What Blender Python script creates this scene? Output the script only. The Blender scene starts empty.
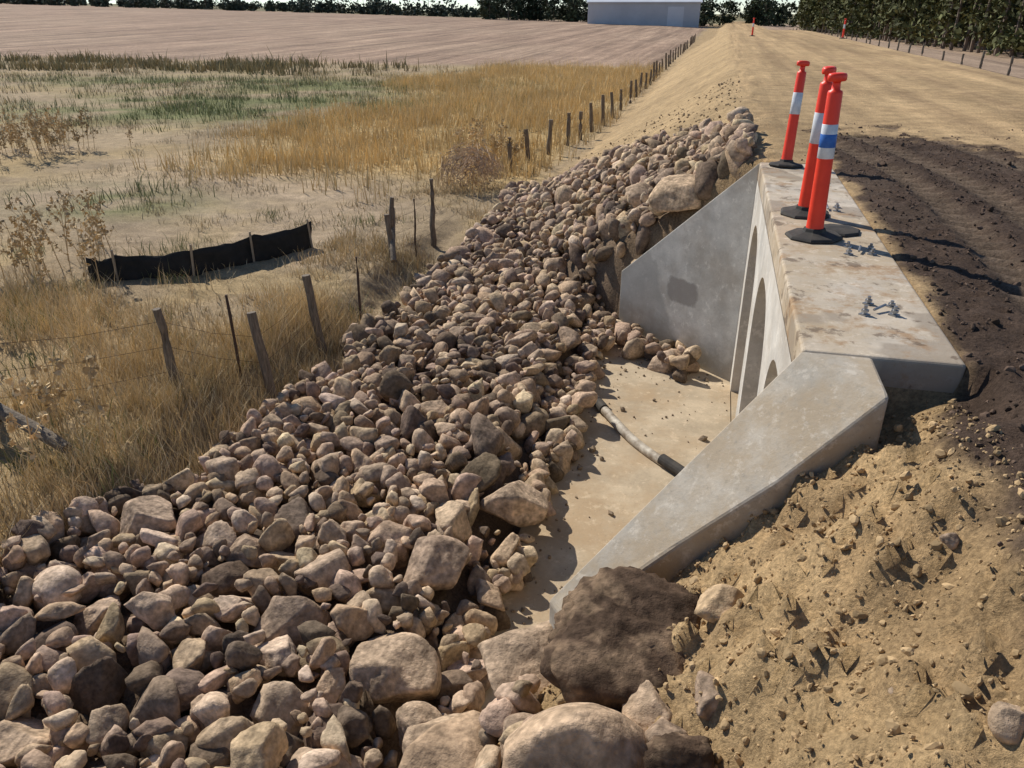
import bpy, bmesh, math, numpy as np
from mathutils import Vector, Matrix
rs = np.random.RandomState(7)
scene = bpy.context.scene
TH = math.radians(14); C_, S_ = math.cos(TH), math.sin(TH)

# ---------------------------------------------------------------- helpers
def sm(x):
    x = np.clip(x, 0, 1); return x*x*(3-2*x)
def _h(ix, iy, seed):
    n = (ix*374761393 + iy*668265263 + seed*974711) & 0xffffffff
    n = ((n ^ (n >> 13)) * 1274126177) & 0xffffffff
    return ((n ^ (n >> 16)) & 0xffff) / 65535.0
def vnoise(x, y, seed=0):
    x = np.asarray(x, float); y = np.asarray(y, float)
    ix = np.floor(x).astype(np.int64); iy = np.floor(y).astype(np.int64)
    fx = x-ix; fy = y-iy; fx = fx*fx*(3-2*fx); fy = fy*fy*(3-2*fy)
    a = _h(ix, iy, seed); b = _h(ix+1, iy, seed); c = _h(ix, iy+1, seed); d = _h(ix+1, iy+1, seed)
    return (a*(1-fx)+b*fx)*(1-fy)+(c*(1-fx)+d*fx)*fy
def fbm(x, y, seed=0, o=4):
    s = 0; a = .5; t = 0
    for i in range(o):
        s = s+a*vnoise(x*2**i, y*2**i, seed+i*17); t += a; a *= .55
    return s/t

def np_mesh(name, V, F, mat, col=None, smooth=False):
    me = bpy.data.meshes.new(name)
    V = np.asarray(V, np.float32); F = np.asarray(F, np.int32)
    n, k = F.shape
    me.vertices.add(len(V)); me.vertices.foreach_set('co', V.ravel())
    me.loops.add(n*k); me.loops.foreach_set('vertex_index', F.ravel())
    me.polygons.add(n); me.polygons.foreach_set('loop_start', np.arange(0, n*k, k, dtype=np.int32))
    me.polygons.foreach_set('use_smooth', np.full(n, smooth, dtype=bool))
    me.update(calc_edges=True)
    if col is not None:
        ca = me.color_attributes.new(name='Col', type='FLOAT_COLOR', domain='POINT')
        cc = np.ones((len(V), 4), np.float32); cc[:, :col.shape[1]] = col
        ca.data.foreach_set('color', cc.ravel())
    me.materials.append(mat)
    return me
def add_obj(name, me, parent=None, loc=(0,0,0), rot=(0,0,0)):
    ob = bpy.data.objects.new(name, me); scene.collection.objects.link(ob)
    ob.location = loc; ob.rotation_euler = rot
    if parent: ob.parent = parent
    return ob
def empty(name, loc=(0,0,0), rot=(0,0,0)):
    e = bpy.data.objects.new(name, None); scene.collection.objects.link(e)
    e.location = loc; e.rotation_euler = rot; e.empty_display_size = .2
    return e
def bm_obj(name, bm, mat, parent=None, loc=(0,0,0), rot=(0,0,0), smooth=False, bevel=0, seg=2):
    bmesh.ops.recalc_face_normals(bm, faces=bm.faces)
    me = bpy.data.meshes.new(name); bm.to_mesh(me); bm.free()
    me.materials.append(mat)
    if smooth:
        for p in me.polygons: p.use_smooth = True
    ob = add_obj(name, me, parent, loc, rot)
    if bevel:
        m = ob.modifiers.new('bevel', 'BEVEL'); m.width = bevel; m.segments = seg; m.limit_method = 'ANGLE'; m.angle_limit = .6
    return ob
def prism(bm, pts_bottom, pts_top):
    b = [bm.verts.new(p) for p in pts_bottom]; t = [bm.verts.new(p) for p in pts_top]
    n = len(b)
    bm.faces.new(b[::-1]); bm.faces.new(t)
    for i in range(n):
        bm.faces.new((b[i], b[(i+1) % n], t[(i+1) % n], t[i]))
def lathe(bm, prof, segs=24):
    rings = []
    for r, z in prof:
        rings.append([bm.verts.new((r*math.cos(2*math.pi*i/segs), r*math.sin(2*math.pi*i/segs), z)) for i in range(segs)])
    for a, b in zip(rings, rings[1:]):
        for i in range(segs):
            bm.faces.new((a[i], a[(i+1) % segs], b[(i+1) % segs], b[i]))
    bm.faces.new(rings[0][::-1]); bm.faces.new(rings[-1])
def tube(bm, pts, rad, segs=8):
    rings = []
    for i, p in enumerate(pts):
        p = Vector(p)
        a = Vector(pts[max(i-1, 0)]); b = Vector(pts[min(i+1, len(pts)-1)])
        d = (b-a).normalized(); q = d.to_track_quat('Z', 'Y')
        r = rad[i] if hasattr(rad, '__len__') else rad
        rings.append([bm.verts.new(p+q @ Vector((r*math.cos(2*math.pi*k/segs), r*math.sin(2*math.pi*k/segs), 0))) for k in range(segs)])
    for a, b in zip(rings, rings[1:]):
        for i in range(segs):
            bm.faces.new((a[i], a[(i+1) % segs], b[(i+1) % segs], b[i]))
    bm.faces.new(rings[0][::-1]); bm.faces.new(rings[-1])

# ---------------------------------------------------------------- materials
def M(name, c=(.5,.5,.5), c2=None, nscale=5, rough=.9, bump=0, bscale=40, bdist=.01, attr=False,
      var=.3, fine=0, metal=0, spec=.3, stretch=None, bdet=5):
    m = bpy.data.materials.new(name); m.use_nodes = True
    nt = m.node_tree; N = nt.nodes; L = nt.links
    bs = N['Principled BSDF']; bs.inputs['Roughness'].default_value = rough
    bs.inputs['Metallic'].default_value = metal
    bs.inputs['Specular IOR Level'].default_value = spec
    tc = N.new('ShaderNodeTexCoord')
    src = tc.outputs['Object']
    if stretch:
        mp = N.new('ShaderNodeMapping'); mp.inputs['Scale'].default_value = stretch
        L.new(src, mp.inputs['Vector']); src2 = mp.outputs['Vector']
    else: src2 = src
    n1 = N.new('ShaderNodeTexNoise'); n1.inputs['Scale'].default_value = nscale; n1.inputs['Detail'].default_value = 4
    n1.inputs['Roughness'].default_value = .65
    L.new(src2, n1.inputs['Vector'])
    mr = N.new('ShaderNodeMapRange'); mr.inputs['From Min'].default_value = .3; mr.inputs['From Max'].default_value = .7
    L.new(n1.outputs['Fac'], mr.inputs['Value'])
    if attr:
        at = N.new('ShaderNodeAttribute'); at.attribute_name = 'Col'
        mr.inputs['To Min'].default_value = 1-var; mr.inputs['To Max'].default_value = 1+var
        mul = N.new('ShaderNodeVectorMath'); mul.operation = 'SCALE'
        L.new(at.outputs['Color'], mul.inputs[0]); L.new(mr.outputs[0], mul.inputs['Scale'])
        col = mul.outputs[0]
    else:
        mx = N.new('ShaderNodeMix'); mx.data_type = 'RGBA'
        mx.inputs['A'].default_value = (*c, 1); mx.inputs['B'].default_value = (*(c2 or tuple(x*.7 for x in c)), 1)
        L.new(mr.outputs[0], mx.inputs['Factor']); col = mx.outputs['Result']
    if fine:
        n3 = N.new('ShaderNodeTexNoise'); n3.inputs['Scale'].default_value = bscale*1.3; n3.inputs['Detail'].default_value = 2
        L.new(src, n3.inputs['Vector'])
        m3 = N.new('ShaderNodeMapRange'); m3.inputs['From Min'].default_value = .3; m3.inputs['From Max'].default_value = .7
        m3.inputs['To Min'].default_value = 1-fine; m3.inputs['To Max'].default_value = 1+fine
        L.new(n3.outputs['Fac'], m3.inputs['Value'])
        ml = N.new('ShaderNodeVectorMath'); ml.operation = 'SCALE'
        L.new(col, ml.inputs[0]); L.new(m3.outputs[0], ml.inputs['Scale']); col = ml.outputs[0]
    L.new(col, bs.inputs['Base Color'])
    if bump:
        n2 = N.new('ShaderNodeTexNoise'); n2.inputs['Scale'].default_value = bscale; n2.inputs['Detail'].default_value = bdet
        n2.inputs['Roughness'].default_value = .65
        L.new(src, n2.inputs['Vector'])
        b = N.new('ShaderNodeBump'); b.inputs['Strength'].default_value = bump; b.inputs['Distance'].default_value = bdist
        L.new(n2.outputs['Fac'], b.inputs['Height']); L.new(b.outputs['Normal'], bs.inputs['Normal'])
    return m

def ground_material():
    m = bpy.data.materials.new('ground_soil'); m.use_nodes = True
    nt = m.node_tree; N = nt.nodes; L = nt.links
    bs = N['Principled BSDF']; bs.inputs['Roughness'].default_value = .95; bs.inputs['Specular IOR Level'].default_value = .1
    tc = N.new('ShaderNodeTexCoord'); at = N.new('ShaderNodeAttribute'); at.attribute_name = 'Col'
    def noise(scale, detail, vec, rough=.6):
        n = N.new('ShaderNodeTexNoise'); n.inputs['Scale'].default_value = scale; n.inputs['Detail'].default_value = detail
        n.inputs['Roughness'].default_value = rough
        L.new(vec, n.inputs['Vector']); return n.outputs['Fac']
    def rng(v, a, b):
        r = N.new('ShaderNodeMapRange'); r.inputs['From Min'].default_value = .3; r.inputs['From Max'].default_value = .7
        r.inputs['To Min'].default_value = a; r.inputs['To Max'].default_value = b; L.new(v, r.inputs['Value']); return r.outputs[0]
    def mul(a, b):
        k = N.new('ShaderNodeMath'); k.operation = 'MULTIPLY'; L.new(a, k.inputs[0]); L.new(b, k.inputs[1]); return k.outputs[0]
    O = tc.outputs['Object']
    f = mul(rng(noise(.35, 4, O), .84, 1.16), rng(noise(3.2, 5, O), .76, 1.24))
    f = mul(f, rng(noise(45, 3, O, .75), .60, 1.40))
    mp = N.new('ShaderNodeMapping'); mp.inputs['Scale'].default_value = (1.0, .03, .2); L.new(O, mp.inputs['Vector'])
    st = mul(rng(noise(2.0, 4, mp.outputs['Vector'], .7), .74, 1.22), rng(noise(.42, 3, mp.outputs['Vector'], .75), .62, 1.34))
    mx = N.new('ShaderNodeMix'); mx.data_type = 'FLOAT'; mx.inputs['A'].default_value = 1
    L.new(at.outputs['Alpha'], mx.inputs['Factor']); L.new(st, mx.inputs['B'])
    f = mul(f, mx.outputs['Result'])
    s = N.new('ShaderNodeVectorMath'); s.operation = 'SCALE'; L.new(at.outputs['Color'], s.inputs[0]); L.new(f, s.inputs['Scale'])
    L.new(s.outputs[0], bs.inputs['Base Color'])
    h1 = noise(22, 7, O, .75)
    b = N.new('ShaderNodeBump'); b.inputs['Strength'].default_value = 1; b.inputs['Distance'].default_value = .032
    L.new(h1, b.inputs['Height']); L.new(b.outputs['Normal'], bs.inputs['Normal'])
    return m

def concrete_material(name, base, mud=.35, patch=None, mudcol=(.34,.26,.17), scale=1.0, rust=False, mlo=.5):
    m = bpy.data.materials.new(name); m.use_nodes = True
    nt = m.node_tree; N = nt.nodes; L = nt.links
    bs = N['Principled BSDF']; bs.inputs['Roughness'].default_value = .85; bs.inputs['Specular IOR Level'].default_value = .25
    tc = N.new('ShaderNodeTexCoord'); O = tc.outputs['Object']
    def noise(scale, detail=5, rough=.65, off=0):
        mp = N.new('ShaderNodeMapping'); mp.inputs['Location'].default_value = (off, off*2, off); L.new(O, mp.inputs['Vector'])
        n = N.new('ShaderNodeTexNoise'); n.inputs['Scale'].default_value = scale; n.inputs['Detail'].default_value = detail
        n.inputs['Roughness'].default_value = rough; L.new(mp.outputs[0], n.inputs['Vector']); return n.outputs['Fac']
    def rng(v, fa, fb, a, b):
        r = N.new('ShaderNodeMapRange'); r.inputs['From Min'].default_value = fa; r.inputs['From Max'].default_value = fb
        r.inputs['To Min'].default_value = a; r.inputs['To Max'].default_value = b; L.new(v, r.inputs['Value']); return r.outputs[0]
    def mix(fac, a, b):
        x = N.new('ShaderNodeMix'); x.data_type = 'RGBA'
        L.new(fac, x.inputs['Factor'])
        for nm, v in (('A', a), ('B', b)):
            if isinstance(v, tuple): x.inputs[nm].default_value = (*v, 1)
            else: L.new(v, x.inputs[nm])
        return x.outputs['Result']
    col = mix(rng(noise(2.5*scale), .35, .65, 0, 1), base, tuple(x*.70 for x in base))
    col = mix(rng(noise(1.1*scale, 7, .7, 3.3), mlo-.06, mlo+.12, 0, mud), col, mudcol)
    col = mix(rng(noise(30, 5, .7, 1), .55, .72, 0, .6), col, tuple(x*.5 for x in base))
    col = mix(rng(noise(7*scale, 5, .75, 6), .56, .64, 0, .4), col, tuple(min(1, x*1.3) for x in base))
    if rust:
        col = mix(rng(noise(1.5, 3, .5, 9), .51, .54, 0, .6), col, (.25,.20,.15))
        col = mix(rng(noise(2.6, 6, .72, 5), .52, .62, 0, .8), col, (.33,.20,.10))
        col = mix(rng(noise(4.6, 6, .7, 15), .57, .62, 0, .7), col, (.13,.09,.06))
    if patch:
        sp = N.new('ShaderNodeSeparateXYZ'); L.new(O, sp.inputs[0])
        px, pz, rx, rz, pc = patch
        def m2(op, a, bv):
            k = N.new('ShaderNodeMath'); k.operation = op
            L.new(a, k.inputs[0])
            if isinstance(bv, (int, float)): k.inputs[1].default_value = bv
            else: L.new(bv, k.inputs[1])
            return k.outputs[0]
        dx = m2('POWER', m2('ABSOLUTE', m2('DIVIDE', m2('SUBTRACT', sp.outputs[0], px), rx), 0), 4)
        dz = m2('POWER', m2('ABSOLUTE', m2('DIVIDE', m2('SUBTRACT', sp.outputs[2], pz), rz), 0), 4)
        d = m2('ADD', m2('ADD', dx, dz), rng(noise(6, 6, .7, 2), 0, 1, -1.2, 1.2))
        col = mix(rng(d, .6, 1.3, .85, 0), col, pc)
        e = m2('ADD', m2('SUBTRACT', m2('MULTIPLY', sp.outputs[0], 1.0), m2('MULTIPLY', sp.outputs[2], .55)), rng(noise(3, 4, .6, 7), 0, 1, -.25, .25))
        col = mix(rng(e, 2.28, 2.36, 0, .6), col, tuple(x*.5 for x in base))
        col = mix(rng(m2('ADD', sp.outputs[2], rng(noise(2.5, 4, .6, 4), 0, 1, -.4, .4)), -2.5, -2.2, .55, 0), col, (.2,.16,.11))
    L.new(col, bs.inputs['Base Color'])
    b = N.new('ShaderNodeBump'); b.inputs['Strength'].default_value = .5; b.inputs['Distance'].default_value = .006
    L.new(noise(40, 6, .7), b.inputs['Height']); L.new(b.outputs['Normal'], bs.inputs['Normal'])
    return m

mGround = ground_material()
mRock = M('basalt_rock', attr=True, nscale=8, var=.36, fine=.28, bump=1, bscale=24, bdist=.013, rough=.95, spec=.1)
mBould = M('boulder_stone', attr=True, nscale=6, var=.36, fine=.28, bump=1, bscale=18, bdist=.022, rough=.95, spec=.1, bdet=7)
mClod = M('soil_clod', attr=True, nscale=12, var=.25, rough=1, spec=.1)
mGrass = M('dry_grass_blades', attr=True, nscale=1.5, var=.18, rough=.8, spec=.2)
mLeaf = M('foliage', attr=True, nscale=.6, var=.35, rough=.8, spec=.2)
mConc = concrete_material('headwall_concrete', (.70,.66,.59), mud=.3)
mSlab = concrete_material('slab_concrete', (.62,.54,.435), mud=.75, rust=True, mlo=.46, mudcol=(.43,.33,.21))
mWing = concrete_material('wing_concrete', (.56,.505,.42), mud=.75, scale=1.6, mlo=.46, mudcol=(.41,.315,.205))
mWingF = concrete_material('wing_concrete_patched', (.76,.72,.63), mud=.45, patch=(.95,-1.78,.27,.17,(.32,.285,.245)))
mApron = concrete_material('apron_concrete', (.56,.45,.31), mud=.8, mudcol=(.41,.29,.17), scale=1.0, mlo=.48)
mWood = M('weathered_wood', (.27,.22,.165), (.09,.07,.05), nscale=9, bump=.9, bscale=30, bdist=.012, stretch=(6,6,.7))
mSteel = M('galvanised_steel', (.42,.42,.42), (.25,.24,.23), nscale=30, rough=.45, metal=.8)
mRust = M('rusty_steel', (.10,.06,.04), (.05,.035,.03), nscale=30, rough=.8)
mOrange = M('orange_plastic', (1.0,.065,.028), (.85,.048,.02), nscale=6, rough=.42, spec=.4)
mWhite = M('reflective_white', (.76,.78,.80), (.58,.60,.62), nscale=20, rough=.3, spec=.5)
mBlue = M('blue_label', (.03,.12,.42), (.05,.17,.5), nscale=40, rough=.4)
mRubber = M('black_rubber', (.022,.022,.022), (.08,.068,.055), nscale=8, rough=.8)
mSilt = M('black_geotextile', (.018,.019,.018), (.035,.033,.03), nscale=6, rough=.85, bump=.4, bscale=50)
mHose = M('pvc_hose', (.66,.60,.49), (.22,.17,.12), nscale=9, rough=.6)
mShedW = M('shed_wall_metal', (.60,.62,.64), (.52,.54,.56), nscale=.3, rough=.5)
mShedR = M('shed_roof_metal', (.72,.75,.78), (.64,.67,.70), nscale=.3, rough=.4)

# ---------------------------------------------------------------- terrain
def base_height(u, w):
    u = np.asarray(u, float); w = np.asarray(w, float)
    X = u*C_+w*S_; Y = -u*S_+w*C_
    hill = np.clip(1.5-.026*X, 0, 9)*sm((Y-60)/190)*sm((-u-3)/12)
    left = -2.15+hill+.10*(fbm(u*.12, w*.12, 5)-.5)*2*sm((-u-4.5)/3)
    ditch = -.34*sm((u+5.05)/.55)*(1-sm((w-10)/7))
    floor = left+ditch
    k = np.interp(w, [9.0, 9.4, 11, 15], [.9, 1.08, .92, .58])
    crest = np.interp(w, [3.5, 9.0, 9.4, 15], [1.15, 1.15, .5, .35])
    x = crest-u
    sp = np.where(x*12 > 30, x, np.log1p(np.exp(np.clip(x*12, -30, 30)))/12)
    bank = -k*sp
    rt = -.55*sm((u-7.3)/1.4)-1.75*sm((u-9)/18)-1.3*sm((w-75)/70)
    rs_ = bank+rt
    nat = np.maximum(rs_, floor)
    dd = np.clip(1-np.abs(rs_-floor)/.25, 0, 1); nat = nat+dd*dd*.06
    wn = 3.56+.56*(u-.68); wf = 9.32+(.64-u)*.88
    bw = .06+.35*sm((-1.05-u)/.5)+.22*sm((-.42-u)/.2)*(w < 6)
    ins = sm((w-wn+bw)/(2*bw))*sm((wf-w+bw)/(2*bw))
    ch = floor+(-2.76-floor)*sm((u+1.75)/.4)
    z = nat*(1-ins)+ch*ins
    road = (u > .83)
    pocket = road & (w > 3.72) & (w < 9.22)
    nat = nat-.13*sm((w-3.05)/.5)*(w < 3.74)*sm((u-.75)/.15)*sm((1.42-u)/.12)
    z = np.where(road, nat, z)
    z = np.where(pocket & (u < 1.26), -.15, z)
    return z, ins*(~road), rs_, floor
def track(u, w):
    D = u+.035*(w-7.2)**2*(np.sign(w-7.2)*.35+.65)
    t = 0
    for c in (2.0, 2.55, 3.5, 4.2):
        t = t+np.exp(-((D-c)/.14)**4)
    return np.clip(t, 0, 1)*(u > 1.45)
def dark_mask(u, w):
    lim = np.interp(u, [1.2, 2.6, 3.7, 6, 9], [12, 12.9, 10.9, 7.5, 3])
    nz = fbm(u*1.5, w*1.5, 61)-.5; nz2 = fbm(u*6, w*6, 62)-.5
    b = np.interp(w, [1.8, 2.6, 3.3, 3.7, 4], [1.04, .98, 1.05, 1.2, 1.24])
    return sm((u-b+nz*.3+nz2*.2)/.14)*sm((lim-w+nz*2.2+nz2*2.2)/1.3)
def terr(u, w):
    u = np.asarray(u, float); w = np.asarray(w, float)
    z, ins, rs_, fl = base_height(u, w)
    rough = np.where(u < -5.2, .05, .07)
    onroad = sm((u-.6)/.4)
    near = sm((40-np.hypot(u, w))/20)
    n = (fbm(u*2.6, w*2.6, 11, 4)-.5)*2*rough+(fbm(u*10, w*10, 21, 3)-.5)*.045
    nr = (fbm(u*1.2, w*.5, 31, 3)-.5)*.05+(fbm(u*9, w*9, 41, 3)-.5)*.02
    sandz = sm((3.7-w)/.3)*sm((1.3-u)/.3)
    n = n*(1-onroad)+nr*onroad
    cl = fbm(u*11, w*11, 52, 3)
    n = n+sandz*((fbm(u*4, w*4, 51, 4)-.5)*.20+np.clip(cl-.46, 0, 1)*.34+(fbm(u*24, w*24, 53, 2)-.5)*.06)*sm((1.3-u)/.4)
    dm = dark_mask(u, w)
    n = n+near*dm*((fbm(u*14, w*14, 57, 3)-.45)*.06)
    pocket = (w > 3.6) & (w < 9.3) & (u > -1.3) & (u < 1.29)
    n = np.where(pocket & ((ins > .02) | (u > .8)), 0, n)
    t = track(u, w)*dm
    lug = np.sin(w*2*math.pi/.22+u*9)
    n = n*(1-.7*t)+t*near*(-.05+.026*lug)
    return z+n

def lines(fa, fb, st, lo, hi, g):
    L = list(np.arange(fa, fb, st))
    s = st; x = L[-1]
    while x < hi: s *= g; x += s; L.append(x)
    s = st; x = fa
    while x > lo: s *= g; x -= s; L.insert(0, x)
    return L
UL = lines(-5.3, 4.9, .042, -900, 900, 1.065)
WL = lines(.7, 12.8, .042, -60, 1500, 1.045)
UL = np.array(sorted([x for x in UL if min(abs(x-q) for q in (.80,.86,1.25,1.29)) > .018]+[.80,.86,1.25,1.29]))
WL = np.array(sorted([x for x in WL if min(abs(x-q) for q in (3.70,3.74,9.2,9.24)) > .018]+[3.70,3.74,9.2,9.24]))
UU, WW = np.meshgrid(UL, WL, indexing='ij')
ZZ = terr(UU, WW)

def rock_mask(u, w):
    nz = fbm(u*1.3, w*1.3, 71)-.5
    z, ins, rs_, fl = base_height(u, w)
    lb = np.interp(w, [0, 3.5, 7, 9, 11, 12, 14, 17], [-4.8, -4.65, -4.15, -4.15, -4.2, -4.1, -4.0, -4.1])+nz*np.interp(w, [8, 11], [.9, .3])
    left = u > lb
    top = np.interp(w, [-2, 1.5, 2.0, 2.6, 3.2, 3.4, 8.8, 9.6, 11, 12, 13.5, 15, 17, 20], [-.6, -.3, -.25, -.55, -.75, -1.18, -1.0, -.75, .25, .15, -.3, -1.0, -2.6, -4])+nz*.5
    chan = (ins > .5)
    right = np.where(chan, u < -1.15+nz*.5, u < top)
    far = w < 17.0+nz*2
    wf = 9.32+(.64-u)*.88
    near_far_wing = (w > 9.25) & (w < 12) & (u > -1.1) & (u < .45) & (w > wf+.15)
    foot = chan & (w > wf-.75-nz*.6) & (u < -.2+nz) & (u > -1.7)
    return ((left & right) | near_far_wing | foot) & far & (w > -1.5)

def ground_color(u, w):
    sh = u.shape
    def c(*a): return np.array(a)[None, None, :]
    def mixc(col, m, cc): m = m[..., None]; return col*(1-m)+cc*m
    n1 = fbm(u*.5, w*.5, 81); n2 = fbm(u*.09, w*.09, 91); n3 = fbm(u*2, w*2, 95)
    col = np.zeros(sh+(3,))+c(.37,.28,.175)
    col = mixc(col, sm((n1-.45)/.15)*.75, c(.42,.31,.16))
    bare = sm((w-9)/4)*sm((26-w)/8)*sm((-u-5)/1.5)*sm((u+17)/4)
    col = mixc(col, bare*(.45+.5*sm((n3-.3)/.3)), c(.42,.32,.215))
    gr = np.exp(-((u+20)/9)**2-((w-31-(u+20)*.1)/5)**2)+.8*np.exp(-((u+12.5)/2.0)**2-((w-14)/1.3)**2)+.7*np.exp(-((u+26)/16)**2-((w-42)/4)**2)
    col = mixc(col, np.clip(gr*1.6*sm((n1-.3)/.25), 0, .9), c(.17,.185,.075))
    gold = sm((w-16)/4)*sm((62-w)/5)*sm((u+15+.1*(w-30)+(n2-.5)*14)/4)*sm((-3.7-u)/1)
    col = mixc(col, gold*.9, c(.50,.355,.16))
    g2 = sm((-4.6-u)/.5)*sm((9.6-w+(n1-.5)*3)/2)
    col = mixc(col, g2*.85, c(.40,.285,.15))
    ws = sm((w-47)/3)*sm((60-w)/3)*sm((-16-u)/10)
    col = mixc(col, ws*.6*sm((n1-.4)/.2), c(.16,.15,.08))
    fld = sm((w-60-(n1-.5)*2)/2)*sm((-3.6-u)/1.5)
    col = mixc(col, fld, c(.345,.24,.17))
    col = mixc(col, fld*sm((n2-.45)/.2)*.35, c(.41,.30,.21))
    emb = sm((u+4.0+(n1-.5)*.6)/.7)
    col = mixc(col, emb, c(.42,.30,.165))
    rd = sm((u-.2)/.5)
    col = mixc(col, rd, c(.50,.35,.19))
    col = mixc(col, rd*sm((n1-.5)/.15)*.35, c(.40,.27,.145))
    rf = sm((u-7.6+(n1-.5)*.8)/.8)
    col = mixc(col, rf, c(.42,.31,.20))
    col = mixc(col, sm((u-9.3)/1)*.9, c(.38,.275,.195))
    col = mixc(col, sm((w-260)/60), c(.20,.18,.10))
    rm = rock_mask(u, w).astype(float)
    col = mixc(col, rm, c(.19,.135,.09))
    sd = sm((3.8-w)/.2)*sm((u+1.1)/.5)*sm((1.4-u)/.1)
    col = mixc(col, sd, c(.52,.36,.19))
    col = mixc(col, sd*sm((n3-.46)/.15)*.5, c(.37,.245,.128))
    bl = sm((w-9.2)/.2)*sm((11.5-w)/1.5)*sm((u+1.6)/.5)*sm((.6-u)/.2)
    col = mixc(col, bl*.7, c(.22,.155,.095))
    dk = dark_mask(u, w)
    col = mixc(col, dk, c(.088,.060,.044))
    col = mixc(col, dk*sm((n3-.48)/.2)*.45, c(.125,.09,.066))
    tr = track(u, w)*dk
    lug = .5+.5*np.sin(w*2*math.pi/.22+u*9)
    col = mixc(col, tr*(.25+.6*lug), c(.21,.155,.11))
    wt = sum(np.exp(-((u-c0-.25*np.sin(w*.07+c0))/.22)**2) for c0 in (2.1, 3.9, 5.0, 6.6))
    col = mixc(col, np.clip(wt, 0, 1)*rd*(1-dk)*.55*sm((n3-.2)/.3), c(.34,.23,.13))
    streak = np.clip(rd*(1-dk)*sm((u-.5)/.5)*(1-sm((u-8)/1))*.75+fld*1.0+sm((u-9.5)/2)*.5, 0, 1)
    return col, streak
gc, stv = ground_color(UU, WW)
nu, nw = UU.shape
V = np.stack([UU, WW, ZZ], -1).reshape(-1, 3)
idx = np.arange(nu*nw).reshape(nu, nw)
F = np.stack([idx[:-1, :-1], idx[1:, :-1], idx[1:, 1:], idx[:-1, 1:]], -1)
uc = (UU[:-1, :-1]+UU[1:, 1:])/2; wc = (WW[:-1, :-1]+WW[1:, 1:])/2
keep = ~((uc > .795) & (uc < .865) & (wc > 3.78) & (wc < 9.16))
F = F[keep]
me = np_mesh('ground', V, F, mGround, np.concatenate([gc.reshape(-1, 3), stv.reshape(-1, 1)], 1), smooth=True)
ground = add_obj('ground', me)

# ---------------------------------------------------------------- culvert
cul = empty('concrete_culvert', (0, 0, 0))
cells = [(8.2,.70), (6.35,.75), (4.6,.66)]
def arch(cw, hw, n=18, zs=-1.30, zc=-.50, zb=-2.78):
    pts = [(cw-hw, zb), (cw-hw, zs)]
    for i in range(1, n):
        a = math.pi*(1-i/n)
        ca, sa = math.cos(a), math.sin(a)
        pts.append((cw+hw*math.copysign(abs(ca)**.8, ca), zs+(zc-zs)*abs(sa)**.8))
    pts += [(cw+hw, zs), (cw+hw, zb)]
    return pts
prof = [(3.74, -2.78)]
for cw, hw in cells[::-1]: prof += arch(cw, hw)
prof += [(9.2, -2.78)]
bm = bmesh.new()
fr_ = [bm.verts.new((.54, w, z)) for w, z in prof]; bk_ = [bm.verts.new((.82, w, z)) for w, z in prof]
ft_ = [bm.verts.new((.54, w, -.2)) for w, z in prof]; bt_ = [bm.verts.new((.82, w, -.2)) for w, z in prof]
for i in range(len(prof)-1):
    bm.faces.new((fr_[i], fr_[i+1], bk_[i+1], bk_[i]))
    if abs(prof[i][0]-prof[i+1][0]) > 1e-6:
        bm.faces.new((fr_[i], fr_[i+1], ft_[i+1], ft_[i])); bm.faces.new((bk_[i], bk_[i+1], bt_[i+1], bt_[i]))
for k in (0, -1): bm.faces.new((fr_[k], bk_[k], bt_[k], ft_[k]))
bm_obj('headwall', bm, mConc, cul)
bm = bmesh.new()
prism(bm, [(.537,3.74,-.199), (1.28,3.74,-.199), (1.28,9.2,-.199), (.537,9.2,-.199)], [(.537,3.74,0), (1.28,3.74,0), (1.28,9.2,0), (.537,9.2,0)])
bm_obj('top_slab', bm, mSlab, cul, bevel=.018, seg=3)
bm = bmesh.new()
for cw, hw in cells:
    ap = arch(cw, hw)
    a = [bm.verts.new((.822, w, z)) for w, z in ap]; b = [bm.verts.new((8.6, w, z)) for w, z in ap]
    for i in range(len(a)-1): bm.faces.new((a[i], a[i+1], b[i+1], b[i]))
    bm.faces.new(b)
bm_obj('barrel', bm, mConc, cul)
bm = bmesh.new()
prism(bm, [(.55,3.8,-2.9), (8.6,3.8,-2.9), (8.6,9.1,-2.9), (.55,9.1,-2.9)], [(.55,3.8,-2.69), (8.6,3.8,-2.69), (8.6,9.1,-2.69), (.55,9.1,-2.69)])
bm_obj('barrel_floor', bm, mApron, cul)
bm = bmesh.new()
top = [(.537,3.737,0), (.86,3.737,0), (.88,3.36,-.03), (.45,3.19,-.44), (.06,3.10,-.78), (-.46,2.93,-1.24), (-.57,3.07,-1.24)]
prism(bm, [(x, y, -2.9) for x, y, z in top], top)
bmesh.ops.triangulate(bm, faces=[f for f in bm.faces if len(f.verts) > 4])
bm_obj('wing_wall_near', bm, mWing, cul, bevel=.015)
L0 = Vector((.54, 9.203)); L1 = Vector((-1.05, 10.6)); d = (L1-L0); ln = d.length; ang = math.atan2(d.y, d.x)
bm = bmesh.new()
prism(bm, [(0,0,-2.9), (ln,0,-2.9), (ln,-.24,-2.9), (-.25,-.24,-2.9)], [(0,0,-.003), (ln,0,-1.80), (ln,-.24,-1.80), (-.25,-.24,-.003)])
bm_obj('wing_wall_far', bm, mWingF, cul, loc=(L0.x, L0.y, 0), rot=(0, 0, ang), bevel=.012)
bm = bmesh.new()
ap = [(.539,3.9), (.539,9.19), (-1.03,10.58), (-1.32,10.4), (-1.30,2.55), (-1.05,2.7)]
prism(bm, [(x, y, -2.95) for x, y in ap], [(x, y, -2.70) for x, y in ap])
bm_obj('apron', bm, mApron, cul)
bm = bmesh.new()
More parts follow.
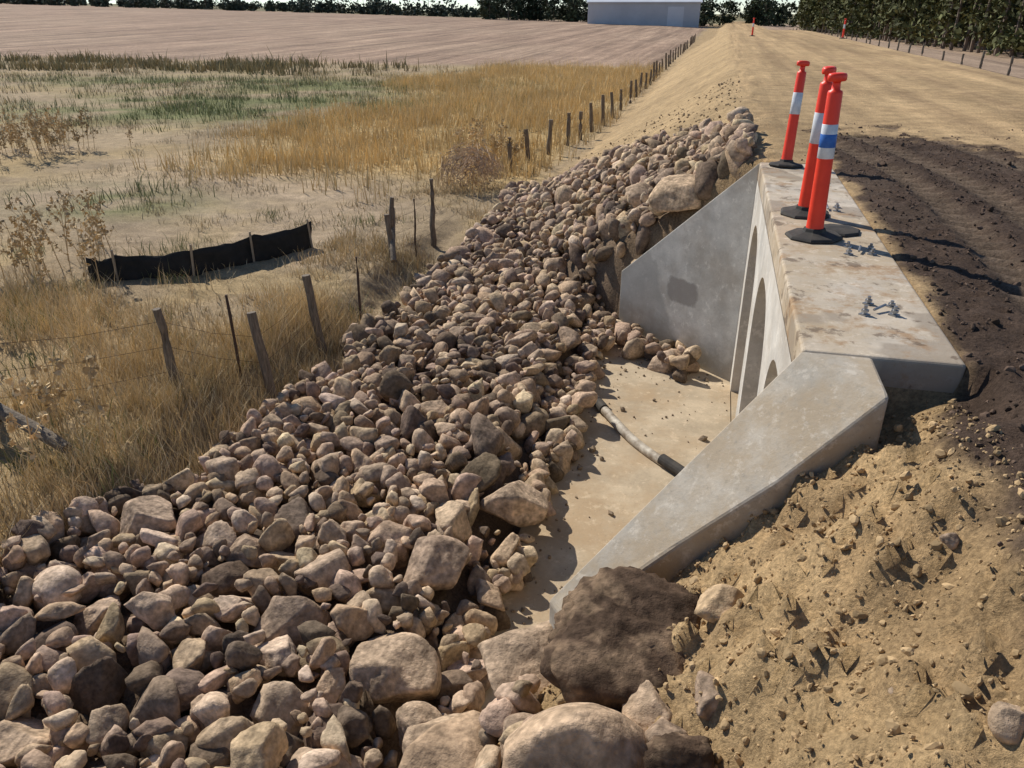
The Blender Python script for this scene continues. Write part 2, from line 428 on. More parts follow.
def bolt(u, w, h=.05, r=.010):
    tube(bm, [(u, w, -.004), (u, w, h)], r, 8)
    tube(bm, [(u, w, h*.35), (u, w, h*.6)], r*2.0, 6)
    tube(bm, [(u, w, .0), (u, w, .008)], r*3.2, 4)
for cu, cw in ((1.0,4.42), (1.07,5.65), (1.0,6.95), (1.05,8.2)):
    for du, dw in ((-.08,-.05), (.07,-.03), (-.05,.07), (.08,.06)):
        bolt(cu+du+rs.uniform(-.01,.01), cw+dw*1.6, rs.uniform(.035,.06))
    a = rs.uniform(0, 3)
    tube(bm, [(cu-.05*math.cos(a), cw-.05*math.sin(a), .02), (cu+.05*math.cos(a), cw+.05*math.sin(a), .03)], .008, 6)
bm_obj('lifting_bolts', bm, mSteel, cul, smooth=False)

# ---------------------------------------------------------------- bollards
def bollard(loc, rot=(0,0,0), name='traffic_bollard', blue=False, sc=1):
    e = empty(name, loc, rot); e.scale = (sc, sc, sc)
    bm = bmesh.new()
    lathe(bm, [(.20,0), (.205,.012), (.19,.028), (.13,.038), (.085,.05), (.075,.075)], 8)
    bm_obj('rubber_base', bm, mRubber, e, bevel=.004)
    bm = bmesh.new()
    lathe(bm, [(.066,.05), (.062,.08), (.060,.12), (.054,.60), (.050,1.00), (.046,1.015), (.030,1.022), (.027,1.06), (.028,1.072)], 28)
    bm_obj('post', bm, mOrange, e, smooth=True)
    bm = bmesh.new()
    lathe(bm, [(.030,1.073), (.054,1.077), (.060,1.085), (.060,1.112), (.054,1.125), (.03,1.13)], 28)
    bmesh.ops.scale(bm, vec=(1.2,.8,1), verts=bm.verts)
    bm_obj('handle_top', bm, mOrange, e, smooth=True)
    def band(n, z0, z1, mat, off=.0016):
        r = lambda z: .060+(.050-.060)*(z-.12)/.88+off
        bm = bmesh.new(); lathe(bm, [(r(z0)-.001, z0), (r(z0), z0+.001), (r(z1), z1-.001), (r(z1)-.001, z1)], 28)
        bm_obj(n, bm, mat, e, smooth=True)
    band('reflective_band', .57, .80, mWhite)
    if blue: band('blue_label', .645, .735, mBlue, .0026)
    return e
bollard((.80,9.0,0.001), (math.radians(-4), math.radians(3), .3), sc=.93)
bollard((.80,6.72,0.001), (math.radians(1), math.radians(-1.5), 1.1))
bollard((.80,5.98,0.001), (math.radians(-.5), math.radians(-1.0), .6), blue=True)
for (u, w) in ((1.9,60), (7.2,56)):
    bollard((u, w, float(terr(u, w))), (0,0,0))
bm = bmesh.new(); lathe(bm, [(.17,.001), (.175,.010), (.16,.022), (.10,.028), (.06,.032)], 8)
bm_obj('rubber_base_weight', bm, mRubber, None, loc=(.99,6.2,.001), rot=(0,0,.2))

# ---------------------------------------------------------------- rocks
def ico(sub):
    bm = bmesh.new(); bmesh.ops.create_icosphere(bm, subdivisions=sub, radius=1)
    V = np.array([v.co[:] for v in bm.verts]); F = np.array([[v.index for v in f.verts] for f in bm.faces]); bm.free()
    return V/np.linalg.norm(V, axis=1)[:, None], F
ICO = {s: ico(s) for s in (1, 2, 3, 4, 5)}
def rock_shape(V, rng, planes=11, fine=.02, rough=.06, p=60, dmin=.45, dmax=.82):
    n = rng.normal(size=(planes, 3)); n /= np.linalg.norm(n, axis=1)[:, None]
    d = rng.uniform(dmin, dmax, planes)
    dot = V@n.T
    ri = np.where(dot > .05, d/np.maximum(dot, .05), 50)
    r = (1+np.sum(ri**-p, axis=1))**(-1/p)
    for f, a in ((2.0, rough), (4.5, rough*.5), (9, fine), (17, fine*.6)):
        s = 0
        for k in range(4):
            q = rng.normal(size=3)*f; s = s+np.sin(V@q+rng.uniform(0, 6.28))
        r = r+a*s/4
    P = V*r[:, None]
    return P/np.abs(P).max()
rr_ = np.random.RandomState(3)
TEMPL = {s: [rock_shape(ICO[s][0], rr_, planes=rr_.randint(8, 17), dmin=rr_.uniform(.34,.52), dmax=rr_.uniform(.66,.85)) for _ in range(36)] for s in (1, 2, 3, 4)}
def randrot(rng):
    q = rng.normal(size=4); q /= np.linalg.norm(q); a, b, c, d = q
    return np.array([[1-2*(c*c+d*d), 2*(b*c-a*d), 2*(b*d+a*c)], [2*(b*c+a*d), 1-2*(b*b+d*d), 2*(c*d-a*b)], [2*(b*d-a*c), 2*(c*d+a*b), 1-2*(b*b+c*c)]])
class Acc:
    def __init__(s): s.V = []; s.F = []; s.C = []; s.n = 0
    def add(s, V, F, C):
        s.V.append(V); s.F.append(F+s.n); s.n += len(V)
        s.C.append(np.broadcast_to(C, (len(V), 3)) if np.ndim(C) == 1 else C)
    def obj(s, name, mat, smooth=True):
        me = np_mesh(name, np.concatenate(s.V), np.concatenate(s.F), mat, np.concatenate(s.C), smooth)
        return add_obj(name, me)
def rock_color(rng, w=5, u=-2):
    dkp = float(sm((fbm(np.array(u*.9), np.array(w*.6), 44)-.45)/.2))*.65
    t = rng.rand()
    if t < .08+.32*dkp: c = np.array([.16,.116,.086])
    elif t < .24+.4*dkp: c = np.array([.28,.203,.145])
    elif t < .86: c = np.array([.445,.322,.222])
    else: c = np.array([.54,.41,.29])
    c = c*rng.uniform(.80, 1.18)
    return c*np.array([1, rng.uniform(.97,1.04), rng.uniform(.90,1.08)])

RES = .03; u0, u1, w0, w1 = -5.6, 1.2, -1.6, 19.0
gu = np.arange(u0, u1, RES); gw = np.arange(w0, w1, RES)
GU, GW = np.meshgrid(gu, gw, indexing='ij')
H0 = terr(GU, GW); H = H0.copy()
insA = (GU > -1.3) & (GU < .54) & (GW > 3.2) & (GW < 10.2)
H = np.where(insA & (H < -2.7), -2.70, H)
MASK = rock_mask(GU, GW)

tan = (.47,.345,.235); drk = (.088,.058,.039); mid = (.34,.248,.175)
BL = [(-.12,2.60,.47,.56,drk,.08,.15,0), (-.24,1.95,.38,.90,(.50,.36,.24),.05,.6,.45), (-.66,2.90,.36,.60,(.43,.315,.215),.02,1.0,.1),
      (-1.0,2.65,.30,.60,(.46,.335,.225),.02,2.0,.1),
      (-1.66,3.46,.38,.85,tan,.03,2.2,.15), (-1.72,4.42,.34,.70,(.40,.29,.205),.08,0.3,0), (-1.33,5.45,.31,.72,tan,.10,.5,.1),
      (-4.18,4.4,.30,.75,(.42,.31,.22),.12,.9,0), (-2.5,3.66,.30,.7,mid,.08,1.7,.2), (-.33,10.28,.40,.75,(.48,.35,.23),.06,2.6,.1),
      (-3.6,2.35,.27,.7,tan,.06,.1,0), (-2.9,2.2,.24,.7,mid,.06,2.0,.2), (-1.35,3.05,.20,.8,tan,.1,2.9,0), (-3.2,4.3,.22,.7,mid,.08,1.2,0),
      (.14,1.93,.15,.7,drk,.03,.5,0), (.30,1.75,.11,.7,tan,.03,.5,0), (-.02,2.22,.15,.8,tan,.03,1.4,0), (.24,2.66,.12,.8,(.50,.36,.22),.03,.4,0), (.05,2.10,.12,.7,mid,.03,1.4,0),(-.5,2.3,.19,.7,mid,.03,2.4,.1),
      (.22,2.22,.10,.7,mid,.02,1.4,0), (-.75,2.3,.18,.7,tan,.03,.4,0), (-.55,1.9,.2,.7,mid,.03,.9,0), (.93,1.72,.075,.8,tan,.01,.9,0), (.72,1.95,.05,.8,tan,.01,.2,0), (.95,2.5,.04,.8,mid,.01,.9,0),
      (-2.6,6.9,.24,.7,tan,.08,.4,0), (-3.5,7.7,.24,.6,mid,.06,1.5,0), (-3.6,8.6,.26,.6,tan,.06,2.5,0), (-2.9,9.6,.25,.65,mid,.08,.8,0),
      (-1.6,9.3,.26,.7,mid,.08,2.0,0), (-.9,11.6,.34,.7,tan,.1,.2,0), (.0,11.9,.26,.7,mid,.04,1.2,0), (-2.2,11.8,.27,.7,tan,.08,1.9,0),
      (-2.9,13.6,.28,.7,mid,.08,.9,0), (-.8,13.2,.28,.7,tan,.08,2.2,0)]
def stamp(u, w, r, zc, rz):
    i0, i1 = int((u-r-u0)/RES), int((u+r-u0)/RES)+2; j0, j1 = int((w-r-w0)/RES), int((w+r-w0)/RES)+2
    i0 = max(i0, 0); j0 = max(j0, 0)
    sl = (slice(i0, i1), slice(j0, j1))
    d2 = ((GU[sl]-u)**2+(GW[sl]-w)**2)/(r*r)
    top = np.where(d2 < 1, zc+rz*np.sqrt(np.clip(1-d2, 0, 1)), -99)
    H[sl] = np.maximum(H[sl], top)
def meanH(u, w, r):
    i0, i1 = int((u-r-u0)/RES), int((u+r-u0)/RES)+2; j0, j1 = int((w-r-w0)/RES), int((w+r-w0)/RES)+2
    i0 = max(i0, 0); j0 = max(j0, 0)
    h = H[i0:i1, j0:j1]
    return h.mean() if h.size else 99
br = np.random.RandomState(21)
for k, (u, w, r, fl, colr, zo, yaw, pt) in enumerate(BL):
    dirt = colr is drk
    sub = (5 if r > .2 else 4) if math.hypot(u, w) < 7 else 4
    IV = ICO[sub][0]
    P = rock_shape(IV, br, planes=10, fine=.035 if dirt else .014, rough=.10 if dirt else .06, p=16 if dirt else 50, dmin=.5)
    if dirt:
        q = fbm(IV[:, 0]*6+IV[:, 2]*3, IV[:, 1]*6-IV[:, 2]*4, 8, 5)-.5
        P = P*(1+.30*q[:, None])
    P[:, :2] *= (1-pt*np.clip(P[:, 2], -.5, 1))[:, None]
    P = P*np.array([1, .82, fl])*r
    cy, sy = math.cos(yaw), math.sin(yaw)
    P = P@np.array([[cy, sy, 0], [-sy, cy, 0], [0, 0, 1]])
    zg = float(base_height(u, w)[0]); zg = max(zg, -2.55)
    if k == 2: zg = -1.62
    if k == 3: zg = -2.05
    zc = zg+r*fl*.35+zo
    nz = fbm(IV[:, 0]*3+k*7, IV[:, 1]*3+IV[:, 2]*2, 5)
    colv = np.array(colr)[None, :]*(.75+.5*nz[:, None])
    if dirt:
        mk = sm((nz-.50)/.1)[:, None]*.65; colv = colv*(1-mk)+np.array([.26,.18,.115])*mk
    me = np_mesh('boulder', P, ICO[sub][1], mBould, colv, True)
    add_obj('boulder', me, loc=(u, w, zc))
    stamp(u, w, r*.85, zc, r*fl*.9)
acc = Acc()
rr = np.random.RandomState(11)
cand = np.argwhere(MASK)
NR = 7000
sizes = np.concatenate([rr.uniform(.16, .27, 300), rr.uniform(.10, .16, 1150), np.exp(rr.normal(math.log(.070), .38, NR-1450))])
sizes = np.clip(sizes, .028, .27)
for s in sizes:
    best = None
    for t in range(7):
        i, j = cand[rr.randint(len(cand))]
        u = gu[i]+rr.uniform(-.015, .015); w = gw[j]+rr.uniform(-.015, .015)
        h = meanH(u, w, s*.75); h0 = max(base_height(u, w)[0], -2.72)
        sc = h-h0+rr.uniform(0, .04)
        if best is None or sc < best[0]: best = (sc, u, w, h)
    sc, u, w, h = best
    if sc > .24: continue
    fl = rr.uniform(.6, .95)
    zc = h+s*fl*.40
    dist = math.hypot(u, w)
    sub = 3 if (s > .10 and dist < 9.5) or (dist < 5.5) else 2
    if s > .14 and dist < 6: sub = 4
    P = TEMPL[sub][rr.randint(36)]*np.array([1, rr.uniform(.55, 1), rr.uniform(.45, .9)])
    P = P@randrot(rr).T*s*1.22
    acc.add(P+np.array([u, w, zc]), ICO[sub][1], rock_color(rr, w, u))
    stamp(u, w, s, zc, s*fl*.8)
acc.obj('riprap_rocks', mRock)
acc = Acc()
for k in range(19000):
    z = rr.rand()
    if z < .42:
        u = rr.uniform(-.9, 1.25); w = rr.uniform(.9, 3.7); s = np.exp(rr.normal(math.log(.0075), .6)); s = min(s, .032); colr = np.array([.50,.35,.19])*rr.uniform(.55, 1.05)
        if base_height(u, w)[1] > .02: continue
    elif z < .45:
        u = rr.uniform(-1.25, .5); w = rr.uniform(3.6, 10.2); s = np.exp(rr.normal(math.log(.012), .6)); colr = np.array([.25,.19,.13])
        if base_height(u, w)[1] < .98: continue
        if u > -.8 and w < 9 and rr.rand() < .8: continue
        P = TEMPL[1][rr.randint(36)]*s; acc.add(P+np.array([u, w, -2.70+s*.4]), ICO[1][1], colr); continue
    elif z < .95:
        u = 1.0+5.4*rr.rand()**1.3; w = rr.uniform(1.6, 13.0); s = np.exp(rr.normal(math.log(.011), .45)); colr = np.array([.11,.076,.056])*rr.uniform(.5, 1.6)
        if rr.rand() > float(dark_mask(np.array(u), np.array(w)))+.06: continue
        if u < 1.3 and 3.7 < w < 9.25: continue
        if float(track(np.array(u), np.array(w))) > .5 and rr.rand() < .8: continue
    else:
        u = rr.uniform(-3.5, .5); w = rr.uniform(12, 22); s = np.exp(rr.normal(math.log(.02), .5)); colr = np.array([.36,.265,.165])*rr.uniform(.6, 1.1)
    s = min(s, .045)
    sub = 2 if s > .02 else 1
    P = (TEMPL[sub][rr.randint(36)]*np.array([1, .8, .65]))@randrot(rr).T*s
    acc.add(P+np.array([u, w, float(terr(u, w))+s*.2]), ICO[sub][1], colr)
acc.obj('soil_clods', mClod, False)

# ---------------------------------------------------------------- grass
def blades(P, h, wd, lean, col, rng):
    n = len(P); a = rng.uniform(0, 2*math.pi, n); b = rng.uniform(0, 2*math.pi, n)
    side = np.stack([np.cos(a), np.sin(a), np.zeros(n)], 1)*(wd/2)[:, None]
    ld = np.stack([np.cos(b), np.sin(b), np.zeros(n)], 1)*(lean*h)[:, None]
    up = np.stack([np.zeros(n), np.zeros(n), h], 1)
    v0 = P-side; v1 = P+side
    m = P+up*.55+ld*.35
    v2 = m-side*.75; v3 = m+side*.75; v4 = P+up*.97+ld
    V = np.stack([v0, v1, v2, v3, v4], 1).reshape(-1, 3)
    i = (np.arange(n)*5)[:, None]
    F = np.concatenate([i+np.array([0, 1, 3]), i+np.array([0, 3, 2]), i+np.array([2, 3, 4])])
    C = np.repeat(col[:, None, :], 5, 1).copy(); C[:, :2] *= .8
    return V, F, C.reshape(-1, 3)
def scatter(rng, n, ur, wr, fn, clump=.12, per=12):
    nc = max(n//per, 1)
    u = rng.uniform(*ur, nc); w = rng.uniform(*wr, nc)
    k = rng.rand(nc) < fn(u, w); u = u[k]; w = w[k]
    u = np.repeat(u, per)+rng.normal(0, clump, len(u)*per); w = np.repeat(w, per)+rng.normal(0, clump, len(w)*per)
    return u, w
gr = np.random.RandomState(5)
acc = Acc()
def addgrass(n, ur, wr, fn, hm, wd, lean, cols, clump, per, zoff=-.02):
    u, w = scatter(gr, n, ur, wr, fn, clump, per)
    if len(u) == 0: return
    rm = rock_mask(u, w)|(u > -3.4)&(w > 0); u = u[~rm]; w = w[~rm]
    z = terr(u, w)+zoff
    n = len(u); hn = np.exp(gr.normal(0, .3, n))*hm*(.55+.9*fbm(u*.7, w*.7, 33))
    ci = np.array(cols)[gr.randint(len(cols), size=n)]*gr.uniform(.75, 1.15, (n, 1))*(.78+.5*fbm(u*.8, w*.8, 39))[:, None]
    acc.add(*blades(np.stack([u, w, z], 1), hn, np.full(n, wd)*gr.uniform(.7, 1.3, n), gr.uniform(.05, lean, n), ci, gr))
gold = [(.76,.59,.34), (.70,.53,.28), (.80,.66,.42), (.50,.38,.21)]
gold2 = [(.76,.57,.28), (.70,.51,.24), (.82,.65,.36)]
pale = [(.62,.51,.33), (.56,.45,.27), (.48,.39,.22)]
green = [(.17,.21,.08), (.21,.245,.095), (.28,.27,.125)]
def fA(u, w): return np.where(w < 9.0+(fbm(u*.5, w*.5, 7)-.5)*4, sm((fbm(u*.8, w*.8, 9)-.40)/.2)*.95+.05, .03)
addgrass(60000, (-13, -4.5), (1.5, 11), fA, .31, .007, .8, gold, .12, 22)
addgrass(13000, (-5.5, -4.2), (2, 9.6), lambda u, w: .7+0*u, .25, .007, .8, gold+pale, .10, 18)
addgrass(14000, (-6.2, -4.3), (9, 19), lambda u, w: sm((fbm(u, w, 3)-.4)/.2)*.6, .22, .010, .7, gold+pale, .10, 14)
def fB(u, w): return sm((w-15)/4)*sm((61-w)/4)*sm((u+15+.1*(w-30)+(fbm(u*.09, w*.09, 91)-.5)*14)/4)*(.35+.65*sm((fbm(u*.4, w*.4, 92)-.35)/.2))
addgrass(90000, (-24, -3.9), (15, 61), fB, .44, .022, .45, gold2, .28, 18)
addgrass(60000, (-26, -4.6), (8, 50), lambda u, w: .08+.75*sm((fbm(u*.5, w*.5, 13)-.45)/.2), .13, .014, .9, pale, .18, 16)
addgrass(30000, (-70, -10), (22, 60), lambda u, w: .5*sm((fbm(u*.2, w*.2, 15)-.35)/.2), .26, .04, .6, pale+gold, .5, 16)
acc.obj('dry_grass', mGrass, False)
acc = Acc()
def fG(u, w): return np.clip(1.5*np.exp(-((u+20)/9)**2-((w-31-(u+20)*.1)/5)**2)*sm((fbm(u*.5, w*.5, 81)-.35)/.2)+.8*np.exp(-((u+12.5)/1.8)**2-((w-14)/1.2)**2)+.7*np.exp(-((u+26)/16)**2-((w-42)/4)**2), 0, 1)
addgrass(66000, (-50, -6), (10, 50), fG, .26, .022, .7, green, .3, 14)
addgrass(14000, (-12, -4.6), (4, 14), lambda u, w: .7*sm((fbm(u*.8, w*.8, 66)-.45)/.2), .20, .010, .8, green, .14, 22)
addgrass(11000, (-75, -17), (48, 59), lambda u, w: sm((fbm(u*.15, w*.3, 19)-.42)/.15)*sm((-u-17)/14), .50, .08, .6, [(.24,.21,.11), (.38,.30,.15), (.46,.36,.18)], .5, 14)
acc.obj('green_grass', mGrass, False)

def leafquads(P, size, rng, col):
    n = len(P); a = rng.normal(size=(n, 3)); a /= np.linalg.norm(a, axis=1)[:, None]
    b = np.cross(a, rng.normal(size=(n, 3))); b /= np.linalg.norm(b, axis=1)[:, None]
    s = (np.broadcast_to(size, (n,))*rng.uniform(.6, 1.3, n))[:, None]
    a = a*s; b = b*s*.55
    V = np.stack([P-a, P+b, P+a, P-b], 1).reshape(-1, 3)
    i = (np.arange(n)*4)[:, None]
    F = np.concatenate([i+np.array([0, 1, 2]), i+np.array([0, 2, 3])])
    return V, F, np.repeat(col, 4, 0)
def stick(acc, p0, p1, r0, r1, col, seg=5):
    p0 = np.array(p0, float); p1 = np.array(p1, float); d = p1-p0; d /= np.linalg.norm(d)
    a = np.cross(d, [0.3, 1, .2]); a /= np.linalg.norm(a); b = np.cross(d, a)
    t = np.arange(seg)*2*math.pi/seg
    ring = np.cos(t)[:, None]*a+np.sin(t)[:, None]*b
    V = np.concatenate([p0+ring*r0, p1+ring*r1]); i = np.arange(seg); j = (i+1) % seg
    F = np.concatenate([np.stack([i, j, j+seg], 1), np.stack([i, j+seg, i+seg], 1)])
    acc.add(V, F, np.array(col))
def weeds(name, spots, hmean, rng, colb):
    acc = Acc()
    for (u, w) in spots:
        z = float(terr(u, w)); h = hmean*rng.uniform(.6, 1.2); lx, ly = rng.uniform(-.15, .15, 2)
        top = (u+lx*h, w+ly*h, z+h)
        stick(acc, (u, w, z-.03), top, .008, .004, colb)
        for k in range(rng.randint(5, 10)):
            t = rng.uniform(.25, .95); p = np.array([u+lx*h*t, w+ly*h*t, z+h*t]); a = rng.uniform(0, 6.28); l = h*rng.uniform(.12, .3)
            q = p+np.array([math.cos(a)*l*.6, math.sin(a)*l*.6, l*.8]); stick(acc, p, q, .004, .003, colb, 4)
            n = 9; P = q+rng.normal(0, .022, (n, 3))
            acc.add(*leafquads(P, .028, rng, np.array(colb)*rng.uniform(.6, 1.3, (n, 1))))
            P = p+(q-p)*rng.rand(5, 1)+rng.normal(0, .02, (5, 3)); acc.add(*leafquads(P, .035, rng, np.array(colb)*rng.uniform(.6, 1.3, (5, 1))))
    return acc.obj(name, mLeaf, False)
wr = np.random.RandomState(9)
spots = [(-9.9+wr.normal(0, .6), 9.2+wr.normal(0, .7)) for _ in range(24)]+[(-8.3+wr.normal(0, .8), 6.6+wr.normal(0, 1)) for _ in range(14)]+\
        [(-18.6+wr.normal(0, 1.0), 18.4+wr.normal(0, .9)) for _ in range(60)]+[(-5.4+wr.normal(0,.35), wr.uniform(3,6)) for _ in range(8)]+[(-5.5+wr.normal(0,.4), wr.uniform(17.5,21)) for _ in range(24)]
weeds('thistle_weeds', spots, .95, wr, (.54,.40,.22))
acc = Acc(); zc = float(terr(-5.2, 17.0))
for k in range(520):
    d = wr.normal(size=3); d /= np.linalg.norm(d); d[2] = abs(d[2])*1.0
    e = np.cross(d, wr.normal(size=3)); e /= np.linalg.norm(e)
    c0 = np.array([-5.2, 17.0, zc+.35]); p = c0+d*np.array([.8,.65,.7])*wr.uniform(.5, 1.0); q = p+e*wr.uniform(.15, .4)-d*.05
    q[2] = max(q[2], zc); stick(acc, p, q, .007, .004, np.array([.50,.36,.24])*wr.uniform(.6, 1.3), 4)
P = np.array([-5.2, 17.0, zc+.35])+wr.normal(0, 1, (500, 3))*np.array([.34,.3,.26]); P[:, 2] = np.maximum(P[:, 2], zc)
acc.add(*leafquads(P, .03, wr, np.array([.46,.33,.21])*wr.uniform(.5, 1.3, (500, 1))))
acc.obj('dead_bush', mLeaf, False)

# ---------------------------------------------------------------- left fence
fence = empty('wire_fence')
fr = np.random.RandomState(4)
def wpost(u, w, h, r, lean=(0,0), n='post', mat=None):
    z = float(terr(u, w)); bm = bmesh.new()
    k = 6; pts = []; rad = []
    for i in range(k):
        t = i/(k-1); pts.append((lean[0]*t*h+fr.uniform(-.010,.010), lean[1]*t*h+fr.uniform(-.010,.010), -.15+(h+.15)*t)); rad.append(r*(1.08-.25*t)*fr.uniform(.86, 1.12))
    tube(bm, pts, rad, 9)
    bm_obj(n, bm, mat or mWood, fence, loc=(u, w, z))
    return (u, w, z, h, lean)
P = []
P.append(wpost(-6.6,5.3,.95,.055,(.05,0)))
P.append(wpost(-5.25,6.34,.92,.050,(-.06,0)))
wpost(-4.82,6.85,1.08,.018,(-.02,.0),'steel_picket',mRust)
P.append(wpost(-4.42,6.82,1.12,.056,(-.13,.02)))
P.append(wpost(-4.50,8.2,1.05,.058,(-.15,.02)))
wpost(-4.42,9.15,1.05,.018,(.0,.03),'steel_picket',mRust)
P.append(wpost(-5.0,11.7,.95,.045,(.08,.0)))
P.append(wpost(-4.85,11.5,.80,.05,(-.12,.0)))
wpost(-4.75,12.2,1.0,.018,(.02,.0),'steel_picket',mRust)
P.append(wpost(-4.7,12.95,1.2,.05,(.02,.0)))
for (u, w) in ((-4.9,19.5), (-4.7,20.8), (-4.5,22.3), (-4.2,23.8), (-4.05,25.2), (-3.95,27), (-3.85,29), (-3.75,31)):
    P.append(wpost(u, w, fr.uniform(.8,1.1), .07, (fr.uniform(-.15,.15), 0)))
w = 33.5
while w < 118:
    P.append(wpost(-3.7+fr.uniform(-.06,.06), w, fr.uniform(.75,1.1), .07, (fr.uniform(-.1,.1), 0))); w += (2.6 if w < 60 else 3.5)*fr.uniform(.8,1.2)
bm = bmesh.new()
for a, b in zip(P, P[1:]):
    for hh in (.25,.55,.85):
        pa = (a[0]+a[4][0]*hh, a[1], a[2]+hh*min(a[3], 1)); pb = (b[0]+b[4][0]*hh, b[1], b[2]+hh*min(b[3], 1))
        mid_ = ((pa[0]+pb[0])/2+fr.uniform(-.03,.03), (pa[1]+pb[1])/2, (pa[2]+pb[2])/2-.04)
        tube(bm, [pa, mid_, pb], .0022, 4)
bm_obj('wires', bm, mRust, fence)
def log(n, a, b, r):
    bm = bmesh.new(); a = Vector(a); b = Vector(b)
    pts = [a.lerp(b, t)+Vector((fr.uniform(-.01,.01), fr.uniform(-.01,.01), 0)) for t in (0,.2,.4,.6,.8,1)]
    tube(bm, pts, [r*1.0, r*1.05, r, r*.95, r*.95, r*.8], 9); bm_obj(n, bm, mWood)
log('fallen_fence_post', (-6.6,5.1,-1.72), (-5.30,4.85,-2.02), .065)
log('fallen_fence_post', (-4.75,11.2,-2.1), (-5.05,12.0,-1.45), .045)

fence = empty('roadside_fence')
P = []; w = 20
while w < 120:
    P.append(wpost(8.5+fr.uniform(-.1,.1), w, fr.uniform(.65,.9), .045, (fr.uniform(-.06,.06), 0))); w += 2.7*fr.uniform(.85, 1.2)
bm = bmesh.new()
for a, b in zip(P, P[1:]):
    for hh in (.3,.6):
        tube(bm, [(a[0], a[1], a[2]+hh), (b[0], b[1], b[2]+hh)], .004, 4)
bm_obj('wires', bm, mRust, fence)

# ---------------------------------------------------------------- silt fence
sf = empty('silt_fence')
pts = [(-8.85,9.3), (-8.5,9.5), (-7.5,9.97), (-7.0,10.9), (-6.5,11.9)]
path = []
for a, b in zip(pts, pts[1:]):
    for t in np.linspace(0, 1, 9)[:-1]: path.append((a[0]+(b[0]-a[0])*t, a[1]+(b[1]-a[1])*t))
path.append(pts[-1])
bm = bmesh.new(); rows = []
for i, (u, w) in enumerate(path):
    z = float(terr(u, w)); t = i/(len(path)-1)
    htop = .36+.10*t-.05*math.sin(math.pi*((i % 8)/8))+fr.uniform(-.012,.012)
    col_ = []
    for k in range(5):
        q = k/4; off = .05*math.sin(i*.9+k)*q*(1-q)*3+.02*math.sin(i*2.1)
        col_.append(bm.verts.new((u+off, w-off*.6-.04*(1-q), z-.05+(htop+.05)*q)))
    rows.append(col_)
for a, b in zip(rows, rows[1:]):
    for k in range(4): bm.faces.new((a[k], b[k], b[k+1], a[k+1]))
o = bm_obj('fabric', bm, mSilt, sf, smooth=True); m_ = o.modifiers.new('s', 'SOLIDIFY'); m_.thickness = .006
mStake = M('pine_stake', (.42,.34,.24), (.3,.24,.17), nscale=8)
for (u, w) in ((-8.5,9.44), (-7.5,9.90), (-7.02,10.82), (-6.5,11.83)):
    bm = bmesh.new(); z = float(terr(u, w)); h = .50
    prism(bm, [(-.014,-.014,-.1), (.014,-.014,-.1), (.014,.014,-.1), (-.014,.014,-.1)], [(-.014,-.014,h), (.014,-.014,h), (.014,.014,h), (-.014,.014,h)])
    bm_obj('stake', bm, mStake, sf, loc=(u, w, z), rot=(fr.uniform(-.05,.05), fr.uniform(-.08,.08), .3))

# ---------------------------------------------------------------- hose on the apron
hose = empty('drain_hose')
cp = [(-1.15,8.45), (-.95,8.05), (-.72,7.68), (-.5,7.35), (-.25,7.08), (-.05,6.88), (.12,6.72)]
bm = bmesh.new(); tube(bm, [(x, y, -2.642+.03*math.sin(i*1.3)*(i in (3,4))) for i, (x, y) in enumerate(cp)], .052, 14)
o = bm_obj('pipe', bm, mHose, hose, smooth=True); sb = o.modifiers.new('s', 'SUBSURF'); sb.levels = 2; sb.render_levels = 2
bm = bmesh.new(); tube(bm, [(-.16,6.99,-2.637), (.0,6.84,-2.64), (.24,6.60,-2.64)], .061, 14); bm_obj('black_hose_end', bm, mRubber, hose, bevel=.005)
bm = bmesh.new(); tube(bm, [(-.98,8.11,-2.637), (-.88,7.94,-2.637)], .061, 14); bm_obj('black_band', bm, mRubber, hose, bevel=.004)

# ---------------------------------------------------------------- shed
shed = empty('farm_shed', (-21, 224, -1.3), (0, 0, math.radians(8)))
bm = bmesh.new(); hw_, dp, eh, rh = 14, 6, 5.0, 7.2
for s_ in range(0, 56):
    x = -hw_+s_*.5
    prism(bm, [(x,-dp,-1), (x+.45,-dp,-1), (x+.45,-dp+.2,-1), (x,-dp+.2,-1)], [(x,-dp,eh), (x+.45,-dp,eh), (x+.45,-dp+.2,eh), (x,-dp+.2,eh)])
prism(bm, [(-hw_,-dp+.1,-1), (hw_,-dp+.1,-1), (hw_,dp,-1), (-hw_,dp,-1)], [(-hw_,-dp+.1,eh), (hw_,-dp+.1,eh), (hw_,dp,eh), (-hw_,dp,eh)])
for x in (-hw_, hw_-.1):
    prism(bm, [(x,-dp,eh), (x+.1,-dp,eh), (x+.1,dp,eh), (x,dp,eh)], [(x,-.01,rh), (x+.1,-.01,rh), (x+.1,.01,rh), (x,.01,rh)])
bm_obj('walls', bm, mShedW, shed)
bm = bmesh.new()
for sgn in (-1, 1):
    prism(bm, [(-hw_-.4,sgn*(dp+.5),eh-.1), (hw_+.4,sgn*(dp+.5),eh-.1), (hw_+.4,0,rh), (-hw_-.4,0,rh)], [(-hw_-.4,sgn*(dp+.5),eh+.1), (hw_+.4,sgn*(dp+.5),eh+.1), (hw_+.4,0,rh+.2), (-hw_-.4,0,rh+.2)])
bm_obj('roof', bm, mShedR, shed)
bm = bmesh.new(); prism(bm, [(6,-dp-.08,-1), (10,-dp-.08,-1), (10,-dp-.02,-1), (6,-dp-.02,-1)], [(6,-dp-.08,4), (10,-dp-.08,4), (10,-dp-.02,4), (6,-dp-.02,4)])
bm_obj('door', bm, mShedR, shed)

